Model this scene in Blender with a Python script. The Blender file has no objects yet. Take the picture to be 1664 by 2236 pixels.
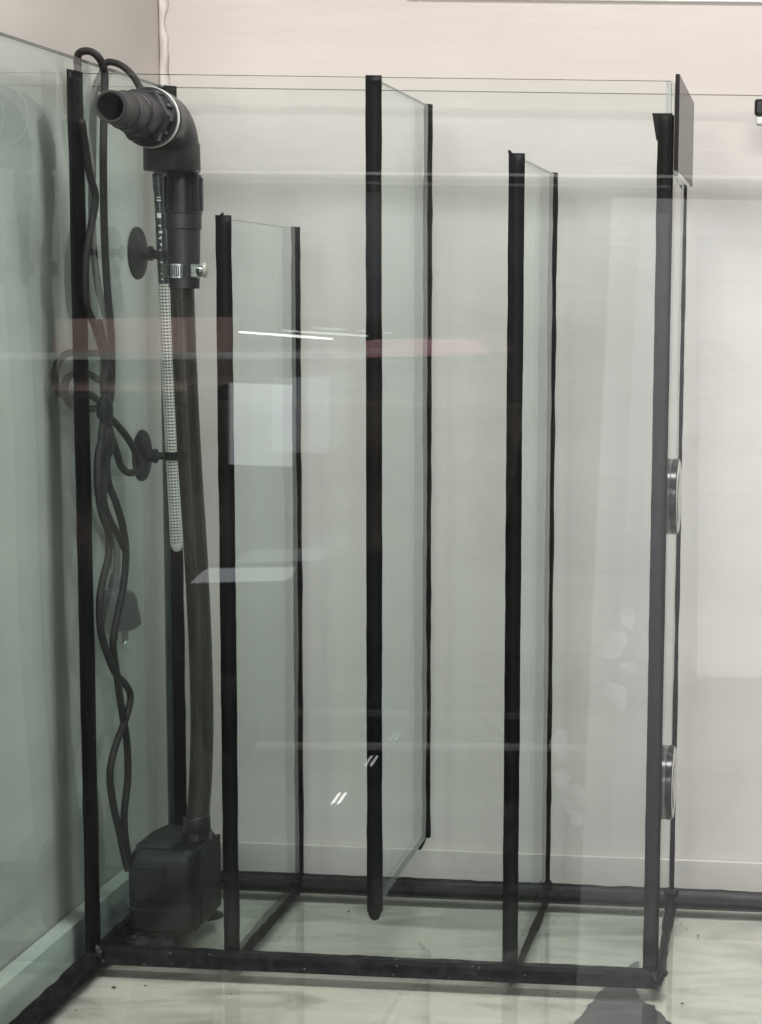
import bpy, bmesh, math, random
from mathutils import Vector, Matrix, noise

random.seed(4)
sc = bpy.context.scene
col = sc.collection

# ------------------------------------------------------------------ camera
CAM = Vector((0.47744, -1.14553, 0.46476))
RX, RY, RZ = -0.12147, -0.02074, 0.06121
FP, PX, PY, PW, PH = 3858.3, 1511.6, 1116.7, 1664.0, 2236.0
ROT = Matrix.Rotation(RZ, 3, 'Z') @ Matrix.Rotation(RX, 3, 'X') @ Matrix.Rotation(RY, 3, 'Y')
cam_data = bpy.data.cameras.new('camera')
cam = bpy.data.objects.new('camera', cam_data)
col.objects.link(cam)
r_, f_, u_ = ROT.col[0], ROT.col[1], ROT.col[2]
cam.matrix_world = Matrix(((r_[0], u_[0], -f_[0], CAM[0]), (r_[1], u_[1], -f_[1], CAM[1]),
                           (r_[2], u_[2], -f_[2], CAM[2]), (0, 0, 0, 1)))
cam_data.sensor_fit = 'HORIZONTAL'
cam_data.sensor_width = 36.0
cam_data.lens = FP / PW * 36.0
cam_data.shift_x = (PW / 2 - PX) / PW
cam_data.shift_y = (PY - PH / 2) / PW
cam_data.clip_start = 0.02
cam_data.clip_end = 50
sc.camera = cam

# ------------------------------------------------------------------ world, lamps, exposure
world = bpy.data.worlds.new('World')
sc.world = world
world.use_nodes = True
bg = world.node_tree.nodes['Background']
bg.inputs[0].default_value = (0.95, 0.97, 1.0, 1)
bg.inputs[1].default_value = 0.03


def area(name, loc, target, sx, sy, energy, color):
    l = bpy.data.lights.new(name, 'AREA')
    l.shape = 'RECTANGLE'
    l.size, l.size_y, l.energy, l.color = sx, sy, energy, color
    o = bpy.data.objects.new(name, l)
    o.location = loc
    o.rotation_euler = (Vector(target) - Vector(loc)).to_track_quat('-Z', 'Y').to_euler()
    col.objects.link(o)
    return o


area('ceiling_lamp_front', (0.35, -3.1, 1.46), (0.25, 0.1, 0.0), 1.8, 0.5, 58, (1.0, 0.962, 0.925))
area('ceiling_lamp_above', (0.35, -0.30, 1.9), (0.3, 0.0, 0.0), 1.4, 0.5, 2.5, (1.0, 0.96, 0.91))
area('panel_fill_light', (0.6, -0.35, 1.45), (0.5, -1.66, -0.15), 0.8, 0.4, 46, (1.0, 0.98, 0.96))  # added fill, aimed at the white panel so its reflection shows brighter
area('mirrored_room_fill', (-0.6, -2.9, 2.2), (-0.6, -4.5, 0.0), 2.2, 0.5, 330, (1.0, 0.97, 0.94))  # added fill that brightens the mirrored things at the far end of the room

sc.view_settings.view_transform = 'Standard'
sc.view_settings.look = 'None'
sc.view_settings.exposure = 0.12
sc.view_settings.gamma = 1
sc.render.engine = 'CYCLES'
cy = sc.cycles
cy.max_bounces = 10
cy.diffuse_bounces = 4
cy.glossy_bounces = 5
cy.transmission_bounces = 8
cy.transparent_max_bounces = 64
cy.caustics_reflective = True
cy.caustics_refractive = False
cy.sample_clamp_indirect = 4
try:
    cy.use_denoising = True
    cy.denoiser = 'OPENIMAGEDENOISE'
except Exception:
    pass


# ------------------------------------------------------------------ helpers
def at(u, v, ax, val):
    d = ROT @ Vector(((u - PX) / FP, 1, (PY - v) / FP))
    return CAM + d * ((val - CAM[ax]) / d[ax])


def ax(u, v, X): return at(u, v, 0, X)
def ay(u, v, Y): return at(u, v, 1, Y)
def az(u, v, Z): return at(u, v, 2, Z)


def link(name, bm, mats, parent=None, smooth=False):
    me = bpy.data.meshes.new(name)
    bmesh.ops.recalc_face_normals(bm, faces=bm.faces)
    bm.to_mesh(me)
    bm.free()
    if not isinstance(mats, (list, tuple)): mats = [mats]
    for m in mats: me.materials.append(m)
    if smooth:
        for p in me.polygons: p.use_smooth = True
    o = bpy.data.objects.new(name, me)
    col.objects.link(o)
    if parent is not None: o.parent = parent
    return o


def tag(o, label=None, cat=None, group=None, kind=None):
    if label: o['label'] = label
    if cat: o['category'] = cat
    if group: o['group'] = group
    if kind: o['kind'] = kind
    return o


def thing(name, label, cat, group=None):
    o = bpy.data.objects.new(name, None)
    o.empty_display_size = 0.02
    col.objects.link(o)
    return tag(o, label, cat, group)


def bm_box(bm, x0, x1, y0, y1, z0, z1, mat=0, M=None):
    vs = [bm.verts.new(Vector((x, y, z)) if M is None else M @ Vector((x, y, z)))
          for x in (x0, x1) for y in (y0, y1) for z in (z0, z1)]
    fs = []
    for q in ((0, 1, 3, 2), (4, 6, 7, 5), (0, 4, 5, 1), (2, 3, 7, 6), (0, 2, 6, 4), (1, 5, 7, 3)):
        f = bm.faces.new([vs[i] for i in q])
        f.material_index = mat
        fs.append(f)
    return vs, fs


def box(name, x0, x1, y0, y1, z0, z1, mats, parent=None, bevel=0, seg=2):
    bm = bmesh.new()
    bm_box(bm, x0, x1, y0, y1, z0, z1)
    if bevel:
        bmesh.ops.bevel(bm, geom=bm.edges[:], offset=bevel, segments=seg, affect='EDGES', profile=0.5)
    return link(name, bm, mats, parent)


def pane(name, x0, x1, y0, y1, z0, z1, gm, parent, thin, shear=0.0):
    """glass sheet: thin axis 0/1/2, its four narrow faces get the edge material"""
    bm = bmesh.new()
    vs, fs = bm_box(bm, x0, x1, y0, y1, z0, z1)
    for f in fs:
        f.normal_update()
        n = f.normal
        if abs(n[thin]) < 0.7: f.material_index = 1
    if shear:
        for v in bm.verts: v.co.x += shear * (v.co.y - y0) / (y1 - y0)
    bmesh.ops.bevel(bm, geom=bm.edges[:], offset=0.0004, segments=1, affect='EDGES')
    return link(name, bm, gm, parent)


def bead(name, P0, P1, prof, A, B, mat, parent=None, n=40, jit=0.10, seed=0.0, freq=60, taper=0, smooth=True):
    """hand-run silicone bead: a profile swept from P0 to P1 with uneven width"""
    P0, P1, A, B = Vector(P0), Vector(P1), Vector(A), Vector(B)
    L = (P1 - P0).length
    bm = bmesh.new()
    rings = []
    for i in range(n + 1):
        t = i / n
        P = P0.lerp(P1, t)
        ring = []
        for k, (a, b) in enumerate(prof):
            q = noise.noise(Vector((t * L * freq, k * 3.1, seed))) * jit
            q2 = noise.noise(Vector((t * L * freq * .3, k * 1.7 + 9, seed + 5))) * jit
            s = 1 + q + q2
            if taper and t > 1 - taper:
                s *= math.sqrt(max(0.0, 1 - ((t - 1 + taper) / taper) ** 2)) * .8 + .2
            ring.append(bm.verts.new(P + A * a * s + B * b * s))
        rings.append(ring)
    m = len(prof)
    for i in range(n):
        for k in range(m):
            bm.faces.new((rings[i][k], rings[i][(k + 1) % m], rings[i + 1][(k + 1) % m], rings[i + 1][k]))
    bm.faces.new(rings[0][::-1])
    bm.faces.new(rings[-1])
    return link(name, bm, mat, parent, smooth)


def roundprof(w, d):
    """profile of a raised bead w wide (along A) and d high (along B)"""
    return [(-w / 2, 0), (-w / 2 * .96, d * .55), (-w / 2 * .6, d * .95), (0, d * 1.05), (w / 2 * .6, d * .95), (w / 2 * .96, d * .55), (w / 2, 0)]


def smooth_path(pts, per=8):
    pts = [Vector(p) for p in pts]
    out = []
    P = [pts[0] * 2 - pts[1]] + pts + [pts[-1] * 2 - pts[-2]]
    for i in range(1, len(P) - 2):
        a, b, c, d = P[i - 1], P[i], P[i + 1], P[i + 2]
        for k in range(per):
            t = k / per
            out.append(0.5 * ((2 * b) + (c - a) * t + (2 * a - 5 * b + 4 * c - d) * t * t + (3 * b - a - 3 * c + d) * t ** 3))
    out.append(pts[-1])
    return out


def bm_tube(bm, path, rad, seg=14, caps=True, mat=0, inner=None):
    rings = []
    n = len(path)
    up = None
    for i, p in enumerate(path):
        t = (path[min(i + 1, n - 1)] - path[max(i - 1, 0)]).normalized()
        if up is None:
            up = t.orthogonal().normalized()
        up = (up - t * up.dot(t)).normalized()
        bi = t.cross(up)
        r = rad(i / (n - 1)) if callable(rad) else rad
        rings.append([bm.verts.new(p + (up * math.cos(2 * math.pi * k / seg) + bi * math.sin(2 * math.pi * k / seg)) * r) for k in range(seg)])
    for i in range(n - 1):
        for k in range(seg):
            f = bm.faces.new((rings[i][k], rings[i][(k + 1) % seg], rings[i + 1][(k + 1) % seg], rings[i + 1][k]))
            f.material_index = mat
    if caps:
        bm.faces.new(rings[0][::-1]).material_index = mat
        bm.faces.new(rings[-1]).material_index = mat
    return rings


def tube(name, path, rad, mat, parent=None, seg=14, caps=True):
    bm = bmesh.new()
    bm_tube(bm, path, rad, seg, caps)
    return link(name, bm, mat, parent, True)


def lathe(name, origin, axis, prof, mat, parent=None, seg=48, flat=False, sharp=True):
    """prof: list of (distance along axis, radius); closed at ends where radius is 0"""
    axis = Vector(axis).normalized()
    u = axis.orthogonal().normalized()
    if abs(axis.z) < 0.9:
        u = (Vector((0, 0, 1)) - axis * axis.z).normalized()
    w = axis.cross(u)
    origin = Vector(origin)
    bm = bmesh.new()
    rings = []
    for (s, r) in prof:
        if r <= 1e-6:
            rings.append([bm.verts.new(origin + axis * s)])
        else:
            rings.append([bm.verts.new(origin + axis * s + (u * math.cos(2 * math.pi * k / seg) + w * math.sin(2 * math.pi * k / seg)) * r) for k in range(seg)])
    for a, b in zip(rings[:-1], rings[1:]):
        for k in range(seg):
            k2 = (k + 1) % seg
            if len(a) == 1 and len(b) == 1: continue
            if len(a) == 1: bm.faces.new((a[0], b[k2], b[k]))
            elif len(b) == 1: bm.faces.new((a[k], a[k2], b[0]))
            else: bm.faces.new((a[k], a[k2], b[k2], b[k]))
    o = link(name, bm, mat, parent, not flat)
    if sharp and not flat:
        o.data.set_sharp_from_angle(angle=math.radians(35))
    return o


# ------------------------------------------------------------------ materials
def newmat(name):
    m = bpy.data.materials.new(name)
    m.use_nodes = True
    nt = m.node_tree
    nt.nodes.clear()
    out = nt.nodes.new('ShaderNodeOutputMaterial')
    return m, nt, out


def ramp(nt, fac, stops):
    r = nt.nodes.new('ShaderNodeValToRGB')
    while len(r.color_ramp.elements) < len(stops): r.color_ramp.elements.new(0.5)
    for e, (p, c) in zip(r.color_ramp.elements, stops):
        e.position = p
        e.color = (c[0], c[1], c[2], 1)
    nt.links.new(fac, r.inputs[0])
    return r.outputs[0]


def noise_tex(nt, scale, detail=4, stretch=(1, 1, 1), rough=0.5, dist=0):
    tc = nt.nodes.new('ShaderNodeTexCoord')
    mp = nt.nodes.new('ShaderNodeMapping')
    mp.inputs['Scale'].default_value = stretch
    nt.links.new(tc.outputs['Object'], mp.inputs[0])
    n = nt.nodes.new('ShaderNodeTexNoise')
    n.inputs['Scale'].default_value = scale
    n.inputs['Detail'].default_value = detail
    n.inputs['Roughness'].default_value = rough
    n.inputs['Distortion'].default_value = dist
    nt.links.new(mp.outputs[0], n.inputs['Vector'])
    return n.outputs['Fac']


def surf(name, c1, c2, scale=20, rough=0.5, stretch=(1, 1, 1), detail=5, bump=0.0, bscale=200, metallic=0, spec=0.5, lo=.35, hi=.65, coat=0, dist=0, bdist=0.0004):
    m, nt, out = newmat(name)
    b = nt.nodes.new('ShaderNodeBsdfPrincipled')
    nt.links.new(b.outputs[0], out.inputs[0])
    f = noise_tex(nt, scale, detail, stretch, dist=dist)
    c = ramp(nt, f, [(lo, c1), (hi, c2)])
    nt.links.new(c, b.inputs['Base Color'])
    b.inputs['Roughness'].default_value = rough
    b.inputs['Metallic'].default_value = metallic
    b.inputs['Specular IOR Level'].default_value = spec
    b.inputs['Coat Weight'].default_value = coat
    if bump:
        f2 = noise_tex(nt, bscale, 3, stretch)
        bp = nt.nodes.new('ShaderNodeBump')
        bp.inputs['Strength'].default_value = bump
        bp.inputs['Distance'].default_value = bdist
        nt.links.new(f2, bp.inputs['Height'])
        nt.links.new(bp.outputs[0], b.inputs['Normal'])
    return m


def math_node(nt, op, a, b=None, c=None):
    n = nt.nodes.new('ShaderNodeMath')
    n.operation = op
    for i, v in enumerate((a, b, c)):
        if v is None: continue
        if isinstance(v, (int, float)): n.inputs[i].default_value = v
        else: nt.links.new(v, n.inputs[i])
    return n.outputs[0]


def glass(name, tint, dust=0.04, dust_col=(0.30, 0.30, 0.29), stretch=(6, 6, 1.2), dscale=5, f0=0.04, wob=0.15):
    """window glass: two faces per sheet, each with Fresnel reflection over a tinted clear body and a film of smears"""
    m, nt, out = newmat(name)
    lw = nt.nodes.new('ShaderNodeLayerWeight')
    lw.inputs['Blend'].default_value = 0.5
    p5 = math_node(nt, 'POWER', lw.outputs['Facing'], 5.0)
    fr = math_node(nt, 'MULTIPLY_ADD', p5, 1 - f0, f0)
    tr = nt.nodes.new('ShaderNodeBsdfTransparent')
    tr.inputs[0].default_value = (*tint, 1)
    gl = nt.nodes.new('ShaderNodeBsdfGlossy')
    gl.inputs['Roughness'].default_value = 0.0
    gl.inputs['Color'].default_value = (1, 1, 1, 1)
    bp = nt.nodes.new('ShaderNodeBump')
    bp.inputs['Strength'].default_value = wob
    bp.inputs['Distance'].default_value = 0.002
    nt.links.new(noise_tex(nt, 3.0, 1), bp.inputs['Height'])
    nt.links.new(bp.outputs[0], gl.inputs['Normal'])
    mix = nt.nodes.new('ShaderNodeMixShader')
    nt.links.new(fr, mix.inputs[0])
    nt.links.new(tr.outputs[0], mix.inputs[1])
    nt.links.new(gl.outputs[0], mix.inputs[2])
    df = nt.nodes.new('ShaderNodeBsdfDiffuse')
    df.inputs[0].default_value = (*dust_col, 1)
    f = noise_tex(nt, dscale, 5, stretch, rough=0.55, dist=0.4)
    mr = nt.nodes.new('ShaderNodeMapRange')
    mr.inputs['From Min'].default_value = 0.38
    mr.inputs['From Max'].default_value = 0.72
    mr.inputs['To Min'].default_value = dust * 0.15
    mr.inputs['To Max'].default_value = dust
    nt.links.new(f, mr.inputs[0])
    f2 = noise_tex(nt, 17, 3, (1, 1, 1), rough=0.6, dist=1.2)
    m2 = nt.nodes.new('ShaderNodeMapRange')
    m2.inputs['From Min'].default_value = 0.63
    m2.inputs['From Max'].default_value = 0.66
    m2.inputs['To Max'].default_value = dust * 3.0
    nt.links.new(f2, m2.inputs[0])
    # fine wiping scratches
    f3 = noise_tex(nt, 60, 2, (1, 1, .06) if stretch[2] < stretch[0] else (.06, 1, 1))
    m3 = nt.nodes.new('ShaderNodeMapRange')
    m3.inputs['From Min'].default_value = 0.62
    m3.inputs['From Max'].default_value = 0.75
    m3.inputs['To Max'].default_value = dust * 1.5
    nt.links.new(f3, m3.inputs[0])
    dsum = math_node(nt, 'ADD', math_node(nt, 'ADD', mr.outputs[0], m2.outputs[0]), m3.outputs[0])
    mix2 = nt.nodes.new('ShaderNodeMixShader')
    nt.links.new(dsum, mix2.inputs[0])
    nt.links.new(mix.outputs[0], mix2.inputs[1])
    nt.links.new(df.outputs[0], mix2.inputs[2])
    nt.links.new(mix2.outputs[0], out.inputs[0])
    return m


M_edge = surf('glass_cut_edge', (0.035, 0.05, 0.042), (0.07, 0.09, 0.08), 30, 0.25)
M_edge2 = surf('thin_glass_cut_edge', (0.045, 0.06, 0.052), (0.09, 0.11, 0.1), 30, 0.25)
G_front = glass('tank_front_glass', (0.982, 0.994, 0.996), 0.004)
G_side = glass('tank_side_glass', (0.925, 0.982, 0.975), 0.006, stretch=(1, 8, 1.5), f0=0.022)
G_back = glass('tank_back_glass', (0.980, 0.996, 0.999), 0.005, f0=0.015, stretch=(8, 1, 1.2))
G_part = glass('partition_glass', (0.980, 1.0, 0.994), 0.005, f0=0.017, stretch=(3, 1, 9), dscale=4)
G_baf = glass('baffle_glass', (0.950, 0.988, 0.980), 0.005)
G_base = glass('base_glass', (0.975, 0.980, 0.968), 0.014, stretch=(3, 6, 1))
M_sil = surf('black_silicone', (0.002, 0.002, 0.0025), (0.005, 0.0045, 0.0055), 120, 0.5, bump=0.3, bscale=260, spec=0.12)
M_silw = surf('smeared_black_silicone', (0.002, 0.002, 0.0025), (0.016, 0.012, 0.014), 160, 0.42, stretch=(1, 1, 1), bump=0.5, bscale=200, bdist=0.0004, spec=0.16, lo=.42, hi=.75)
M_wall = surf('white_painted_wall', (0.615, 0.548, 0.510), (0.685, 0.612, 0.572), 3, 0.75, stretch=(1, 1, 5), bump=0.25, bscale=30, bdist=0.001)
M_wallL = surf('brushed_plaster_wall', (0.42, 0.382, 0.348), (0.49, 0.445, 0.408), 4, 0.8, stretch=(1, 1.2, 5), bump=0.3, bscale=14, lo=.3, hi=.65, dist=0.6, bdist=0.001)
M_ledge = surf('white_ledge_board', (0.44, 0.43, 0.39), (0.53, 0.52, 0.475), 12, 0.55)
M_floor = surf('white_base_sheet', (0.255, 0.248, 0.22), (0.45, 0.44, 0.39), 9, 0.6, stretch=(1, 3.2, 1), detail=9, lo=.30, hi=.56, dist=1.6)
M_film = surf('torn_black_film', (0.018, 0.019, 0.021), (0.026, 0.027, 0.03), 30, 0.6)
M_pvc = surf('grey_black_pvc', (0.015, 0.0135, 0.015), (0.027, 0.024, 0.026), 60, 0.42, bump=0.2, bscale=300)
M_pvc2 = surf('glossy_black_pvc', (0.013, 0.012, 0.015), (0.024, 0.022, 0.026), 60, 0.25, bump=0.15, bscale=150)
M_inside = surf('pipe_bore', (0.003, 0.003, 0.003), (0.006, 0.005, 0.006), 60, 0.8)
M_pump = surf('dark_pump_plastic', (0.006, 0.0065, 0.006), (0.011, 0.012, 0.011), 80, 0.5, bump=0.2, bscale=400, spec=.3)
M_rub = surf('black_rubber', (0.005, 0.005, 0.005), (0.010, 0.010, 0.010), 60, 0.6, spec=.25)
M_cable = surf('black_cable_sheath', (0.008, 0.007, 0.007), (0.016, 0.014, 0.013), 50, 0.6, spec=0.25)
M_white = surf('white_plastic', (0.62, 0.62, 0.58), (0.72, 0.72, 0.67), 60, 0.4)
M_grille = surf('offwhite_guard_plastic', (0.50, 0.50, 0.46), (0.62, 0.61, 0.56), 60, 0.45)
M_steel = surf('zinc_steel', (0.50, 0.52, 0.50), (0.72, 0.74, 0.71), 90, 0.22, metallic=1, bump=0.3, bscale=300)
M_washer = surf('white_washer', (0.62, 0.61, 0.58), (0.74, 0.73, 0.70), 60, 0.5)
M_plate = surf('smoked_acrylic', (0.014, 0.012, 0.012), (0.022, 0.018, 0.018), 20, 0.22, spec=0.07)
M_heater = surf('dark_heater_body', (0.012, 0.014, 0.015), (0.026, 0.028, 0.03), 70, 0.25)
M_tick = surf('printed_scale_white', (0.55, 0.56, 0.54), (0.66, 0.67, 0.64), 60, 0.5)
M_label = surf('silver_label', (0.48, 0.48, 0.46), (0.58, 0.58, 0.55), 60, 0.35)
M_ink = surf('black_ink', (0.02, 0.02, 0.02), (0.03, 0.03, 0.03), 60, 0.5)
M_blackgloss = surf('polished_black_rim', (0.006, 0.0065, 0.006), (0.015, 0.016, 0.015), 40, 0.2, spec=0.35)
M_seal = surf('white_sealant', (0.60, 0.53, 0.49), (0.68, 0.605, 0.56), 40, 0.4, bump=0.4, bscale=60, bdist=0.001)
M_debris = surf('dark_debris', (0.02, 0.018, 0.015), (0.05, 0.04, 0.035), 100, 0.8)


def hose_material():
    m, nt, out = newmat('smoked_hose')
    b = nt.nodes.new('ShaderNodeBsdfPrincipled')
    b.inputs['Roughness'].default_value = 0.22
    c = ramp(nt, noise_tex(nt, 30, 3, (4, 4, .4)), [(.3, (0.030, 0.026, 0.023)), (.7, (0.060, 0.050, 0.043))])
    nt.links.new(c, b.inputs['Base Color'])
    t = nt.nodes.new('ShaderNodeBsdfTransparent')
    t.inputs[0].default_value = (0.55, 0.50, 0.45, 1)
    mx = nt.nodes.new('ShaderNodeMixShader')
    mx.inputs[0].default_value = 0.12
    nt.links.new(b.outputs[0], mx.inputs[1])
    nt.links.new(t.outputs[0], mx.inputs[2])
    nt.links.new(mx.outputs[0], out.inputs[0])
    return m


M_hose = hose_material()


def emit(name, c, s):
    m, nt, out = newmat(name)
    e = nt.nodes.new('ShaderNodeEmission')
    e.inputs[0].default_value = (*c, 1)
    e.inputs[1].default_value = s
    nt.links.new(e.outputs[0], out.inputs[0])
    return m


# ------------------------------------------------------------------ room setting
def quad_wall(name, pts, z0, z1, mat, th):
    bm = bmesh.new()
    base = [Vector((p[0], p[1], 0)) for p in pts]
    d = (base[1] - base[0]).normalized()
    n = Vector((-d.y, d.x, 0)) * th
    loop = [base[0], base[1], base[1] + n, base[0] + n]
    lo = [bm.verts.new((p.x, p.y, z0)) for p in loop]
    hi = [bm.verts.new((p.x, p.y, z1)) for p in loop]
    bm.faces.new(lo[::-1]); bm.faces.new(hi)
    for i in range(4): bm.faces.new((lo[i], lo[(i + 1) % 4], hi[(i + 1) % 4], hi[i]))
    return tag(link(name, bm, mat), kind='structure')


CX_, CY_ = -0.0225, 0.2135
CEIL = at(1400, 3, 1, CY_ - 0.0015).z
quad_wall('wall_back', [(CX_ - .0, CY_), (1.9, CY_ + .002)], -0.05, CEIL + .05, M_wall, 0.08)
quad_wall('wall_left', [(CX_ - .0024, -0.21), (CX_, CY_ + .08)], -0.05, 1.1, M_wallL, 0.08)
LBZ = at(1230, 1868, 1, .2095).z
tag(box('ledge_back', CX_ + .001, 1.9, 0.2095, CY_ - .0005, -0.02, LBZ, M_wall, bevel=.0005), kind='structure')
tag(box('ledge_left', CX_ - .0002, -0.0105, -0.21, 0.2085, -0.02, 0.0285, M_ledge, bevel=.0008), kind='structure')
tag(box('ceiling_edge', 0.17, 1.9, CY_ - .0015, CY_ + .05, CEIL, CEIL + 0.05, surf('white_trim', (.86, .85, .83), (.9, .89, .87), 20, .5), bevel=.001), kind='structure')
tag(box('base_sheet', -0.0099, 1.3, -0.225, 0.187, -0.022, -0.0098, M_floor), kind='structure')
tag(box('table', -0.12, 1.45, -0.235, 0.30, -0.062, -0.0235, surf('table_top', (.10, .09, .08), (.14, .12, .11), 12, .5)), kind='structure')
# sealant smeared down the wall corner
bead('corner_sealant', (CX_ + .0005, CY_ - .0005, 0.45), (CX_ + .001, CY_ - .0005, 0.75),
     [(-.001, .0), (-.0005, .0010), (.001, .0014), (.003, .0010), (.0050, .0002)], (1, 0, 0), (0, -1, 0), M_seal, None, n=120, jit=.9, freq=55)
tag(bpy.data.objects['corner_sealant'], kind='structure')

# ------------------------------------------------------------------ the aquarium: panes, partitions and black silicone
T = 0.0037          # back face of the partition front
D = 0.1673          # inner face of the back pane
HB = 0.6107
HF = 0.60
X1, X2, X3 = 0.09535, 0.1952, 0.28873
H1, H2, H3, Z2 = 0.5086, 0.5995, 0.5515, 0.0454
tank = thing('aquarium', 'large clear glass aquarium with black silicone seams and a filter compartment glued in its corner', 'aquarium')
GE = lambda g: [g, M_edge]
pane('back_pane', -0.0085, 1.28, D, D + .008, 0, HB, GE(G_back), tank, 1)
pane('side_pane', -0.0085, -0.0002, -0.1995, D - .0003, 0, HB, GE(G_side), tank, 0)
pane('front_pane', -0.0085, 1.28, -0.208, -0.200, 0, 0.665, GE(G_front), tank, 1)
pane('base_pane', -0.0085, 1.28, -0.208, D + .008, -0.0082, -0.0003, GE(G_base), tank, 2)
part = pane('partition_pane', 0.002, 0.3885, -0.0015, T, 0.003, HF, [G_part, M_edge2], tank, 1)
endp = pane('end_partition', 0.3848, 0.3902, T + .0003, D - .0005, 0.003, 0.600, [G_baf, G_baf], tank, 0, shear=-.003)


def baffle(X, z0, z1, seed, label):
    p = pane('baffle', X - .0025, X + .0025, T + .001, D - .001, z0 + .001, z1, [G_baf, M_edge2], tank, 0)
    p['label'] = label
    bead('front_silicone', (X, T + .0002, z0 - .003), (X, T + .0002, z1 + .0022), roundprof(.0104, .0045), (1, 0, 0), (0, 1, 0), M_sil, p, n=70, jit=.07, seed=seed)
    bead('back_silicone', (X + .0009, D - .0002, z0 - .0005), (X + .0009, D - .0002, z1 + .001), roundprof(.0064, .0042), (1, 0, 0), (0, -1, 0), M_sil, p, n=70, jit=.16, seed=seed + 3)
    return p


b1 = baffle(X1, 0, H1, 1.0, 'shortest glass baffle beside the pump, standing on the base')
b2 = baffle(X2, Z2, H2, 2.0, 'middle glass baffle hanging clear of the base')
b3 = baffle(X3, 0, H3, 3.0, 'glass baffle nearest the dark end plate, standing on the base')
# ragged silicone tips on the hanging and standing baffles
bead('silicone_tip', (X2, T + .0004, Z2 + .002), (X2, T + .0004, Z2 - .009), roundprof(.0088, .004), (1, 0, 0), (0, 1, 0), M_sil, b2, n=14, jit=.05, taper=.6)
bead('silicone_tip', (X2 + .0005, D - .0006, Z2 + .002), (X2 - .003, D - .008, Z2 - .009), roundprof(.0038, .003), (1, 0, 0), (0, -1, 0), M_sil, b2, n=14, jit=.3, taper=.5)
bead('silicone_tip', (X3 - .004, T + .0012, H3 + .001), (X3 - .0052, T + .0012, H3 + .0042), [(-.001, 0), (0, .001), (.0015, 0)], (1, 0, 0), (0, 1, 0), M_sil, b3, n=5, jit=.2, taper=.5)
bead('silicone_tip', (X1 - .001, T + .0012, H1 + .0015), (X1 - .0002, T + .0012, H1 + .0040), [(-.0016, 0), (0, .001), (.0008, 0)], (1, 0, 0), (0, 1, 0), M_sil, b1, n=6, jit=.5, taper=.6, seed=8)
for (X, p, s) in ((X1, b1, 11), (X3, b3, 12)):
    bead('base_silicone', (X, T + .004, 0), (X, D - .001, 0), [(-.0052, 0), (-.0034, .0022), (-.0028, .0062), (.0028, .0062), (.0034, .0022), (.0052, 0)], (1, 0, 0), (0, 0, 1), M_sil, p, n=60, jit=.16, seed=s)

ZST = ay(1450, 251, T).z
# partition seams
bead('partition_silicone', (0.0, -.0005, 0.004), (0.0, -.0005, 0.6012), [(0, -.0130), (.0012, -.0060), (.0024, -.0018), (.0030, .0046), (.0014, .0090), (0, .0105)], (1, 0, 0), (0, 1, 0), M_sil, tank, n=90, jit=.07, seed=20)
bead('partition_silicone', (0.003, 0, 0), (0.3905, 0, 0), [(-.0050, 0), (-.0042, .0030), (-.0030, .0080), (-.0020, .0110), (.0044, .0110), (.0062, .0035), (.0085, 0)], (0, 1, 0), (0, 0, 1), M_silw, tank, n=300, jit=.035, seed=21, freq=120, smooth=False)
bead('partition_silicone', (0.3850, T + .0002, 0.003), (0.3850, T + .0002, ZST), roundprof(.0104, .0045), (1, 0, 0), (0, 1, 0), M_sil, tank, n=90, jit=.05, seed=22)
# flared smear at its top
bm = bmesh.new()
pf = [ay(1424, 247, .0045), ay(1468, 247, .0045), ay(1468, 300, .0045), ay(1433, 306, .0045), ay(1429, 280, .0045)]
va = [bm.verts.new(p) for p in pf]; vb = [bm.verts.new(p + Vector((0, .004, 0))) for p in pf]
bm.faces.new(va); bm.faces.new(vb[::-1])
for i in range(5): bm.faces.new((va[i], va[(i + 1) % 5], vb[(i + 1) % 5], vb[i]))
link('silicone_flare', bm, M_sil, tank)
bead('end_silicone', (0.3868, D - .0002, 0.002), (0.3862, D - .0002, 0.545), roundprof(.0046, .003), (1, 0, 0), (0, -1, 0), M_sil, tank, n=80, jit=.25, seed=23)
bead('end_silicone', (0.3895, 0.002, 0), (0.3870, D - .001, 0), [(-.0045, 0), (-.002, .0055), (.0012, .0055), (.0042, 0)], (1, 0, 0), (0, 0, 1), M_sil, tank, n=70, jit=.35, seed=24)
# pale flecks that paint gloss highlights onto the front seam
bm = bmesh.new()
rf = random.Random(5)
for k in range(16):
    x = .006 + .382 * rf.random() ** 1.3
    z = rf.uniform(.0008, .0100)
    y = -.0050 + .0030 * (z / .011) - .0002
    M = Matrix.Translation((x, y, z)) @ Matrix.Rotation(rf.uniform(-.5, .5), 4, 'Y')
    l = rf.uniform(.0002, .0010)
    bm_box(bm, -l, l, -.0002, .0002, -.00016, .00016, M=M)
tag(link('glint_fleck', bm, surf('painted_glint', (.06, .055, .055), (.22, .21, .2), 90, .5), tank), kind='stuff')
# tank seams
bead('tank_silicone', (0.002, D, 0), (1.27, D, 0), [(.0004, 0), (.0004, .0112), (-.0022, .0104), (-.0058, .0045), (-.0085, 0)], (0, 1, 0), (0, 0, 1), M_silw, tank, n=260, jit=.06, seed=25, freq=70)
bead('tank_silicone', (0, -.198, 0), (0, D - .002, 0), [(-.0002, 0), (-.0002, .0112), (.0022, .0075), (.0052, .0025), (.0085, 0)], (1, 0, 0), (0, 0, 1), M_silw, tank, n=220, jit=.10, seed=26, freq=70)
bead('tank_silicone', (0, D, 0.006), (0, D, HB + .0004), [(-.0002, .0003), (-.0002, -.0075), (.0025, -.0045), (.0068, -.0012), (.0068, .0003)], (1, 0, 0), (0, 1, 0), M_sil, tank, n=90, jit=.07, seed=27)
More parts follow.
